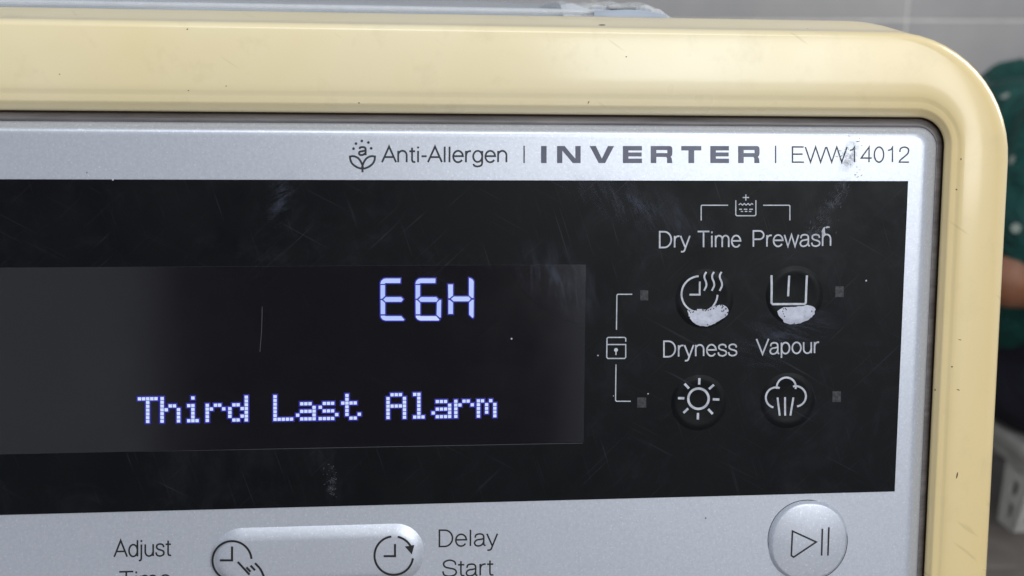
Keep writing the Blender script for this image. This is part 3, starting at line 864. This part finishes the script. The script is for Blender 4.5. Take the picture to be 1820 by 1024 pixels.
# porthole door low on the front, out of the picture
dv = []; df = []; n = 48
prof = [(.10, .02), (.12, .035), (.145, .045), (.165, .04), (.18, .02), (.185, 0)]
for r_, d_ in prof:
    for k in range(n):
        t = k * 2 * math.pi / n; dv.append((-.134 + r_ * math.cos(t), yb_ - .012 - d_, .36 + r_ * math.sin(t)))
for i in range(len(prof) - 1):
    for k in range(n): df.append([i * n + k, i * n + (k + 1) % n, (i + 1) * n + (k + 1) % n, (i + 1) * n + k])
link('porthole_ring', mesh('porthole_ring', dv, df), root, M['silver'], mw=Matrix.Identity(4), smooth=True)
link('porthole_glass', mesh('porthole_glass', [(-.134 + .101 * math.cos(k * 2 * math.pi / n), yb_ - .033, .36 + .101 * math.sin(k * 2 * math.pi / n)) for k in range(n)], [list(range(n))[::-1]]), root, M['display'], mw=Matrix.Identity(4))

# ------------------------------------------------------------------ film-wrapped tray lying on the lid
mm = Mat('tray_metal', lin((196, 203, 210)), .28, .5); mm.setcol(mm.ramp(mm.noise(12, 3), [(.3, lin((176, 184, 192))), (.7, lin((206, 212, 220)))])); M['tray'] = mm.m
mm = Mat('clear_film', lin((225, 227, 230)), .18); mm.b.inputs['Alpha'].default_value = .50; mm.b.inputs['Transmission Weight'].default_value = .0
mm.bump(mm.noise(90, 4), .6, .002); M['film'] = mm.m
ty = crest.y + .055
tl = at(-700, 8, ty); tr_ = at(1085, 14, ty)
tray = empty('wrapped_tray', (tl.x * .5 + tr_.x * .5, ty + .06, LIDZ + .001), 'flat silver tray in torn clear film lying on top of the washer', 'tray')
tz = at(500, 6.5, ty).z
I4 = Matrix.Identity(4)
def tray_top(x, y):
    return tz
# tray: shallow body with a rolled front rim
def extrude_x(name, prof, xs, parent, mat, smooth=True, cap=True, jitter=None):
    v = []; f = []; n = len(prof)
    for i, x in enumerate(xs):
        for j, (y, z_) in enumerate(prof):
            q = jitter(i, j) if jitter else (0, 0, 0)
            v.append((x + q[0], y + q[1], z_ + q[2]))
    for i in range(len(xs) - 1):
        for j in range(n):
            f.append([i * n + j, (i + 1) * n + j, (i + 1) * n + (j + 1) % n, i * n + (j + 1) % n])
    if cap: f.append(list(range(n))); f.append(list(range((len(xs) - 1) * n, len(xs) * n))[::-1])
    me = mesh(name, v, f)
    bm = bmesh.new(); bm.from_mesh(me); bmesh.ops.recalc_face_normals(bm, faces=bm.faces[:]); bm.to_mesh(me); bm.free()
    me.set_sharp_from_angle(angle=R(45)) if False else None
    return link(name, me, parent, mat, mw=I4, smooth=smooth)
b0 = LIDZ + .001
xs = [tl.x + (tr_.x - tl.x) * k / 30 for k in range(31)]
extrude_x('tray_body', [(ty + .001, b0 + .004), (ty + .004, b0), (ty + .12, b0), (ty + .124, b0 + .004), (ty + .124, tz - .003), (ty + .001, tz - .003)], xs, tray, M['tray'])
rimp = [(ty - .0015 + .0022 * math.cos(t * math.pi / 5), tz - .0012 + .0012 * math.sin(t * math.pi / 5)) for t in range(10)]
extrude_x('rim', rimp, xs, tray, M['film'])
mm = Mat('shadow_gap', lin((30, 32, 36)), .6); M['shadow_gap'] = mm.m
dg0, dg1 = at(1062, 14, ty), at(1172, 14, ty)
link('shadow_gap_box', box_mesh('shadow_gap_box', dg0.x, dg1.x, ty + .012, ty + .024, LIDZ + .001, at(1100, 14.5, ty + .012).z, .002, 2), tray, M['shadow_gap'], mw=Matrix.Identity(4))  # added dark box standing in for the shadow inside the film
# loose crumpled film past the tray's end
rf = random.Random(3)
fx0 = at(1000, 14, ty).x; fx1 = at(1200, 14, ty).x
v = []; f = []; nx, ny = 26, 12
for i in range(nx + 1):
    t = i / nx
    x = fx0 + (fx1 - fx0) * t
    px_ = 1000 + 200 * t
    top_px = 8.5 + 2.0 * t - (2.5 if .72 < t < .80 else 0) + (max(0, t - .78) / .22) * 20
    lip_px = top_px + 5 if .36 < t < .62 else 34
    zt_f = at(px_, min(top_px, 30), ty).z
    zl_f = at(px_, lip_px, ty).z
    fold = .0010 * math.sin(t * 23) * math.sin(t * 7 + 1)
    for j in range(ny + 1):
        s_ = j / ny
        y = ty - .006 + .10 * s_ + rf.uniform(-.0008, .0008)
        z_ = zt_f + rf.uniform(-.00035, .00035) + fold * (1 - s_) - .010 * abs(s_ - .2) ** 1.5
        if j == 0: z_ = zl_f
        v.append((x + rf.uniform(-.0006, .0006), y, z_))
for i in range(nx):
    for j in range(ny):
        a = i * (ny + 1) + j; f.append([a, a + ny + 1, a + ny + 2, a + 1])
M['fold'] = Mat('milky_film', lin((168, 176, 188)), .5).m
fv = []; ff = []
for i in range(25):
    px_ = 1056 + 128 * i / 24; wob = .6 * math.sin(i * .4)
    for j, py_ in enumerate((18.5 - 3 * math.sin(i / 24 * math.pi) * .6 + wob + (i / 24) ** 4 * 8, 20 + wob + (i / 24) ** 4 * 8, 34)):
        p = at(px_, py_, ty - .010 - .001 * math.sin(i * .3) * (j > 0) + (.006 if j == 0 else 0)); fv.append(p)
for i in range(24):
    for j in range(2): a = i * 3 + j; ff.append([a, a + 3, a + 4, a + 1])
link('film_fold', mesh('film_fold', fv, ff), tray, M['fold'], mw=I4, smooth=True)
link('loose_film', mesh('loose_film', v, f), tray, M['film'], mw=I4)

# ------------------------------------------------------------------ low plastic stool and the seated person
mm = Mat('stool_plastic', lin((176, 174, 168)), .45); mm.setcol(mm.ramp(mm.noise(14, 4), [(.3, lin((150, 148, 142))), (.7, lin((186, 184, 178)))])); M['stool'] = mm.m
PYD = 1.47                                    # world depth of the person
foot = at(1790, 955, PYD - .14)
stz = .138
sx, sy = foot.x + .155, PYD
stool = empty('plastic_stool', (sx, sy, 0), 'low pale grey plastic stool with slotted legs under the seated person', 'stool')
def stool_leg(qx, qy):
    bm = bmesh.new()
    # L-shaped splayed leg made of a flat web with three slots, two webs at a right angle
    def slab(pts, thick, axis):
        pass
    top = Vector((qx * .105, qy * .105, stz - .02)); bot = Vector((qx * .150, qy * .140, 0))
    def web(dirv, nrmv):
        wt, wb = .085, .045
        # vertical strips: two rails plus rungs leaving slots
        def P3(u, t):
            base = top.lerp(bot, t); wid = wt + (wb - wt) * t
            return base + dirv * (wid * u)
        def strip(u0, u1, t0, t1, th=.004):
            q = [P3(u0, t0), P3(u1, t0), P3(u1, t1), P3(u0, t1)]
            vs_ = [bm.verts.new(p) for p in q] + [bm.verts.new(p + nrmv * th) for p in q]
            for a in ((3, 2, 1, 0), (4, 5, 6, 7), (0, 1, 5, 4), (1, 2, 6, 5), (2, 3, 7, 6), (3, 0, 4, 7)):
                bm.faces.new([vs_[i] for i in a])
        strip(0, .30, 0, 1); strip(.62, 1, 0, 1)
        for t0, t1 in ((0, .12), (.28, .40), (.56, .66), (.82, 1)): strip(.30, .62, t0, t1)
    web(Vector((-qx, 0, 0)), Vector((0, -qy, 0)))
    web(Vector((0, -qy, 0)), Vector((-qx, 0, 0)))
    bmesh.ops.remove_doubles(bm, verts=bm.verts[:], dist=1e-5)
    bmesh.ops.recalc_face_normals(bm, faces=bm.faces[:])
    me = bpy.data.meshes.new('leg'); bm.to_mesh(me); bm.free(); return me
for qx in (-1, 1):
    for qy in (-1, 1): link('leg', stool_leg(qx, qy), stool, M['stool'])
link('seat', box_mesh('seat', -.13, .13, -.13, .13, stz - .022, stz, .010, 3), stool, M['stool'])
link('apron', box_mesh('apron', -.118, .118, -.118, .118, stz - .05, stz - .0225, .004, 2), stool, M['stool'])

def skinned(name, verts, edges, radii, mat, parent=None, sub=2, root_i=0, mw=None):
    me = bpy.data.meshes.new(name); me.from_pydata(verts, edges, []); me.update()
    o = bpy.data.objects.new(name, me); C.objects.link(o)
    if parent: o.parent = parent
    me.materials.append(mat)
    md = o.modifiers.new('skin', 'SKIN'); md.use_smooth_shade = True
    lay = me.skin_vertices[0].data
    for i, r in enumerate(radii):
        rr = r if isinstance(r, tuple) else (r, r)
        lay[i].radius = rr; lay[i].use_root = (i == root_i)
    s_ = o.modifiers.new('sub', 'SUBSURF'); s_.levels = sub; s_.render_levels = sub
    return o
mm = Mat('skin', lin((150, 100, 72)), .5); mm.b.inputs['Subsurface Weight'].default_value = .08
mm.setcol(mm.ramp(mm.noise(20, 4), [(.3, lin((136, 88, 62))), (.7, lin((160, 110, 82)))])); M['skin'] = mm.m
mm = Mat('green_shirt', lin((4, 74, 68)), .85)
mm.setcol(mm.ramp(mm.noise(12, 4, .6), [(.3, lin((2, 54, 52))), (.7, lin((4, 84, 76)))]))
mm.bump(mm.noise(16, 3, .5, dist=1.5), .8, .03); M['shirt'] = mm.m
mm = Mat('navy_trousers', lin((16, 16, 32)), .9); mm.bump(mm.noise(14, 3, .5, dist=1.2), .7, .03); M['trousers'] = mm.m
mm = Mat('black_hair', lin((14, 12, 12)), .55); M['hair'] = mm.m
mm = Mat('pale_spot', lin((150, 160, 150)), .8); M['spot'] = mm.m
person = empty('person', (sx, sy, 0), 'person in a dark green spotted shirt and navy trousers sitting beside the washer', 'person')
def rel(p): return (p[0] - sx, p[1] - sy, p[2])
# joint positions found from the photo, person faces +x
print('Z', [round(at(1800, q, PYD - .1).z, 3) for q in (100, 215, 490, 510, 775, 955)])
sh = at(1905, 238, PYD - .17); el = at(1795, 497, PYD - .24); wr = at(2010, 505, PYD - .22)
hipz = stz + .085
base = Vector((sx, sy, 0))
pel = Vector((0.0, 0, hipz)); 
shl = sh - base; ell = el - base; wrl = wr - base
chest = Vector((shl.x + .03, 0, shl.z - .09)); belly = pel.lerp(chest, .5) + Vector((-.03, 0, 0))
neck = Vector((shl.x + .13, 0, shl.z + .07)); head0 = neck + Vector((.035, 0, .075)); head1 = head0 + Vector((.02, 0, .10))

class Meld:
    """overlapping rounded volumes melded into one continuous skin"""
    def __init__(m): m.bm = bmesh.new(); m.ico = None
    def ell(m, c, r, rot=None, sub=3):
        g = bmesh.ops.create_icosphere(m.bm, subdivisions=sub, radius=1)['verts']
        r = r if isinstance(r, tuple) else (r, r, r)
        for v in g:
            p = Vector((v.co.x * r[0], v.co.y * r[1], v.co.z * r[2]))
            if rot is not None: p = rot @ p
            v.co = p + c
    def cap(m, a, b, ra, rb, sub=2):
        n = max(2, int((b - a).length / (min(ra, rb) * .35)))
        for k in range(n + 1):
            t = k / n; m.ell(a.lerp(b, t), ra + (rb - ra) * t, sub=sub)
    def build(m, name, mat, vox, smooth=3):
        me = bpy.data.meshes.new(name); m.bm.to_mesh(me); m.bm.free()
        o = bpy.data.objects.new(name, me); C.objects.link(o); o.parent = person
        me.materials.append(mat)
        q = o.modifiers.new('meld', 'REMESH'); q.mode = 'VOXEL'; q.voxel_size = vox; q.use_smooth_shade = True
        q = o.modifiers.new('soft', 'SMOOTH'); q.iterations = smooth; q.factor = .5
        return o
VV = Vector
def mir(p, sg): return VV((p.x + (.09 if sg > 0 else 0), p.y if sg < 0 else -p.y, p.z))
knee = [VV((.37, sg * .16, .43)) for sg in (-1, 1)]
B = Meld()
B.ell(pel, (.13, .15, .11)); B.cap(pel, belly, .115, .105); B.cap(belly, chest, .11, .125); B.ell(chest + VV((.01, 0, .01)), (.11, .16, .13))
B.cap(chest, neck, .07, .052); B.cap(neck, head0, .052, .055)
hd = head0 + VV((.02, 0, .045))
B.ell(hd, (.095, .075, .108)); B.ell(hd + VV((.035, 0, -.055)), (.062, .055, .055)); B.ell(hd + VV((.060, 0, -.092)), (.030, .030, .022))
B.cap(hd + VV((.092, 0, .005)), hd + VV((.112, 0, -.030)), .010, .015)
B.ell(hd + VV((.098, 0, -.062)), (.014, .026, .008)); B.ell(hd + VV((.097, 0, -.074)), (.014, .024, .008))
B.ell(hd + VV((.078, 0, .028)), (.022, .055, .014))
for sg in (-1, 1):
    B.ell(hd + VV((-.005, sg * .076, -.01)), (.018, .010, .030))
    s0, e0, w0 = mir(shl, sg), mir(ell, sg), mir(wrl, sg)
    B.cap(VV((chest.x, sg * .10, chest.z + .07)), s0, .055, .058); B.cap(s0, e0, .055, .041); B.cap(e0, e0.lerp(w0, .35), .041, .042); B.cap(e0.lerp(w0, .35), w0, .042, .027)
    dv = (w0 - e0).normalized(); sd = VV((0, 1, 0))
    for k in range(5): B.ell(w0 + dv * (.02 + .016 * k), (.018, .030 + .002 * k, .015))
    for k, (off, ln) in enumerate(((-.031, .066), (-.011, .078), (.010, .073), (.030, .057))):
        r0 = w0 + dv * .085 + sd * off; r1 = r0 + dv * ln * .48 + VV((0, off * .1, -.010)); r2 = r1 + dv * ln * .30 + VV((0, 0, -.016)); r3 = r2 + dv * ln * .14 + VV((0, 0, -.018))
        B.cap(r0, r1, .0095, .0088); B.cap(r1, r2, .0088, .0080); B.cap(r2, r3, .0080, .0070)
    t0 = w0 + dv * .025 - sd * sg * .022; t1 = t0 + dv * .030 - sd * sg * .026; B.cap(t0, t1, .013, .0105); B.cap(t1, t1 + dv * .030 - VV((0, sg * .003, .008)), .0105, .0085)
    h = VV((.02, sg * .09, hipz - .01)); kn = VV((.37, sg * .16, .43)); an = VV((.35, sg * .16, .085))
    B.cap(h, kn, .088, .058); B.cap(kn, kn.lerp(an, .35), .056, .055); B.cap(kn.lerp(an, .35), an, .055, .036)
    B.cap(an + VV((-.03, 0, -.045)), an + VV((.10, 0, -.045)), .038, .036); B.cap(an + VV((.10, 0, -.045)), an + VV((.19, 0, -.058)), .034, .024)
body = B.build('body', M['skin'], .0055, 2)
T = Meld()
T.ell(VV((-.01, 0, hipz - .005)), (.165, .175, .105)); T.ell(VV((-.02, 0, hipz + .07)), (.145, .165, .10))
for sg in (-1, 1):
    h = VV((.02, sg * .085, hipz + .0)); kn = VV((.375, sg * .16, .435)); an = VV((.355, sg * .16, .13))
    T.cap(h, kn, .108, .076); T.cap(kn, an, .074, .060)
trousers = T.build('trousers', M['trousers'], .010)
S2 = Meld()
lo = pel.lerp(belly, .95)
S2.cap(lo, belly, .135, .135); S2.cap(belly, chest, .135, .14); S2.ell(chest + VV((0, 0, .01)), (.135, .175, .145)); S2.cap(chest, neck + VV((-.01, 0, -.03)), .10, .068)
for sg in (-1, 1):
    s0, e0 = mir(shl, sg), mir(ell, sg)
    S2.cap(VV((chest.x, sg * .08, chest.z + .05)), s0, .08, .078); S2.cap(s0, s0.lerp(e0, .70), .078, .070)
shirt = S2.build('shirt', M['shirt'], .009)
Hm = Meld()
Hm.ell(hd + VV((-.018, 0, .022)), (.098, .084, .100)); Hm.ell(hd + VV((.012, 0, .060)), (.088, .076, .062)); Hm.ell(hd + VV((-.055, 0, -.03)), (.05, .066, .065))
hair = Hm.build('hair', M['hair'], .008)
for sg in (-1, 1):
    em = Meld(); em.ell(hd + VV((.082, sg * .030, .006)), .0125); eb = bpy.data.meshes.new('eye'); em.bm.to_mesh(eb); em.bm.free()
    link('eye', eb, person, M['light_print'], smooth=True)
# printed spots laid on the shirt
bpy.context.view_layer.update()
dg = bpy.context.evaluated_depsgraph_get()
ev = shirt.evaluated_get(dg); sme = ev.to_mesh()
bm = bmesh.new(); bm.from_mesh(sme); bm.transform(shirt.matrix_world); tree = BVHTree.FromBMesh(bm)
faces = [(f_.calc_center_median(), f_.normal.copy()) for f_ in bm.faces]
bm.free()
sv = []; sf = []
def spot(p, nn, r=.0068):
    q = nn.to_track_quat('Z', 'Y'); i = len(sv)
    for k in range(12):
        t = k * math.pi / 6; sv.append(p + nn * .0015 + q @ Vector((r * math.cos(t), r * math.sin(t), 0)) - base)
    sf.append(list(range(i, i + 12)))
done = []
for px, py in ((1787, 172), (1806, 406), (1800, 285)):
    h_ = tree.ray_cast(CAMW, ray(px, py).normalized())
    if h_[0] is not None:
        spot(h_[0], h_[1] if h_[1].dot(ray(px, py)) < 0 else -h_[1]); done.append(h_[0])
random.shuffle(faces)
for p, nn in faces:
    if all((p - q).length > .085 for q in done): done.append(p); spot(p, nn)
link('spot_print', mesh('spot_print', sv, sf), shirt, M['spot'], kind='stuff')
